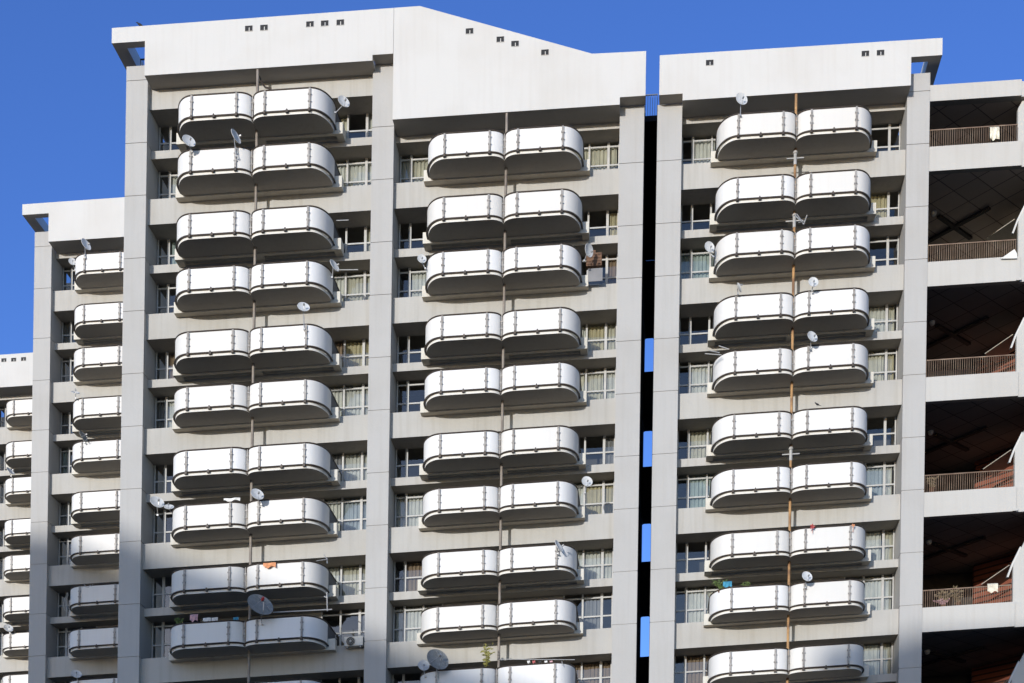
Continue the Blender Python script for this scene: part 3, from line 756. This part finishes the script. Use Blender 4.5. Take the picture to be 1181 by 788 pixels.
SUN = Vector((-.375, -1, .125)).normalized()
# two high blocks across the street whose shadows fall on the foot of the towers
def opposite(label, poly, y0, y1):
    o = bpy.data.objects.new('opposite_block', None); col.objects.link(o)
    xs = [p[0] for p in poly]; cx = (min(xs)+max(xs))/2; o.location = (cx, (y0+y1)/2, 0); WORLD[o.name] = o.location.copy()
    tag(o, label, 'building')
    m = MB(); m.prism_y([(x-cx, z) for x, z in poly], y0-(y0+y1)/2, y1-(y0+y1)/2); wbuild('block_wall', m, M['pier'], o)
    g = MB(); yy = y1-(y0+y1)/2+.02
    for i in range(int((max(xs)-min(xs))/3.2)):
        x = min(xs)-cx+1.2+i*3.2
        ztop = min(p[1] for p in poly if p[1] > 1)
        for j in range(int(ztop/3.1)-1): g.box(x, x+1.6, yy-.06, yy, 1.2+j*3.1, 2.8+j*3.1)
    wbuild('window', g, M['glass'], o)
t = 200.0
def roof_pt(U, V): return (U-.375*t, V+.125*t+EYE)
yb = DIST-t
p = [roof_pt(-54, 0), roof_pt(6, 0)]
opposite('high block with a sloping roof across the street, behind the camera',
         [(p[0][0], 0), (p[1][0], 0), roof_pt(6, 12.0), roof_pt(-10, 18.3), roof_pt(-25.0, 24.0), roof_pt(-43, 32.9), roof_pt(-54, 32.9)], yb-6, yb)
opposite('lower flat roofed block across the street, behind the camera',
         [(roof_pt(8.5, 0)[0], 0), (roof_pt(22, 0)[0], 0), roof_pt(22, 19.9), roof_pt(13, 19.8), roof_pt(8.5, 18.4)], yb-6, yb)

# ------------------------------------------------------------------ light
w = bpy.data.worlds.new('World'); sc.world = w; w.use_nodes = True
nt = w.node_tree; nt.nodes.clear(); N = nt.nodes.new; L = nt.links.new
sky = N('ShaderNodeTexSky'); sky.sky_type = 'NISHITA'; sky.sun_disc = False
el = math.asin(SUN.z); sky.sun_elevation = el
sky.sun_rotation = math.atan2(SUN.x, SUN.y)
sky.air_density = 1.0; sky.dust_density = .4; sky.ozone_density = 2.0; sky.altitude = 50
# sky tinted deep blue ahead; brightness added around the sun behind fills the shade
tc = N('ShaderNodeTexCoord'); dt = N('ShaderNodeVectorMath'); dt.operation = 'DOT_PRODUCT'
dt.inputs[1].default_value = tuple(SUN); L(tc.outputs['Generated'], dt.inputs[0])
mr = N('ShaderNodeMapRange'); mr.interpolation_type = 'SMOOTHSTEP'; mr.inputs['From Min'].default_value = -.35; mr.inputs['From Max'].default_value = .6
L(dt.outputs['Value'], mr.inputs['Value'])
tint = N('ShaderNodeMix'); tint.data_type = 'RGBA'; L(mr.outputs[0], tint.inputs[0])
tint.inputs[6].default_value = (.74, 1.07, 2.15, 1); tint.inputs[7].default_value = (1.85, 1.95, 2.45, 1)
hs = N('ShaderNodeMix'); hs.data_type = 'RGBA'; hs.blend_type = 'MULTIPLY'; hs.inputs[0].default_value = 1.0
bg = N('ShaderNodeBackground'); bg.inputs['Strength'].default_value = .15
out = N('ShaderNodeOutputWorld')
L(sky.outputs[0], hs.inputs[6]); L(tint.outputs[2], hs.inputs[7]); L(hs.outputs[2], bg.inputs[0]); L(bg.outputs[0], out.inputs[0])
ld = bpy.data.lights.new('sun', 'SUN'); ld.energy = 3.5; ld.angle = R(.5); ld.color = (1, .965, .91)
lo = bpy.data.objects.new('sun', ld); col.objects.link(lo); lo.location = (-40, -60, 80)
lo.rotation_euler = SUN.to_track_quat('Z', 'Y').to_euler()

# ------------------------------------------------------------------ camera
cam = bpy.data.cameras.new('camera'); co = bpy.data.objects.new('camera', cam); col.objects.link(co)
co.location = (0, 0, EYE); co.rotation_euler = (R(90), 0, 0)
cam.sensor_width = 36; cam.sensor_fit = 'HORIZONTAL'
cam.lens = F/1181*36
cam.shift_x = -(XD-590.5)/1181
cam.shift_y = (YD-394)/1181
cam.clip_start = .5; cam.clip_end = 12000
sc.camera = co
sc.view_settings.view_transform = 'Standard'; sc.view_settings.look = 'None'; sc.view_settings.exposure = 0
sc.cycles.max_bounces = 8; sc.cycles.diffuse_bounces = 4; sc.cycles.transparent_max_bounces = 12
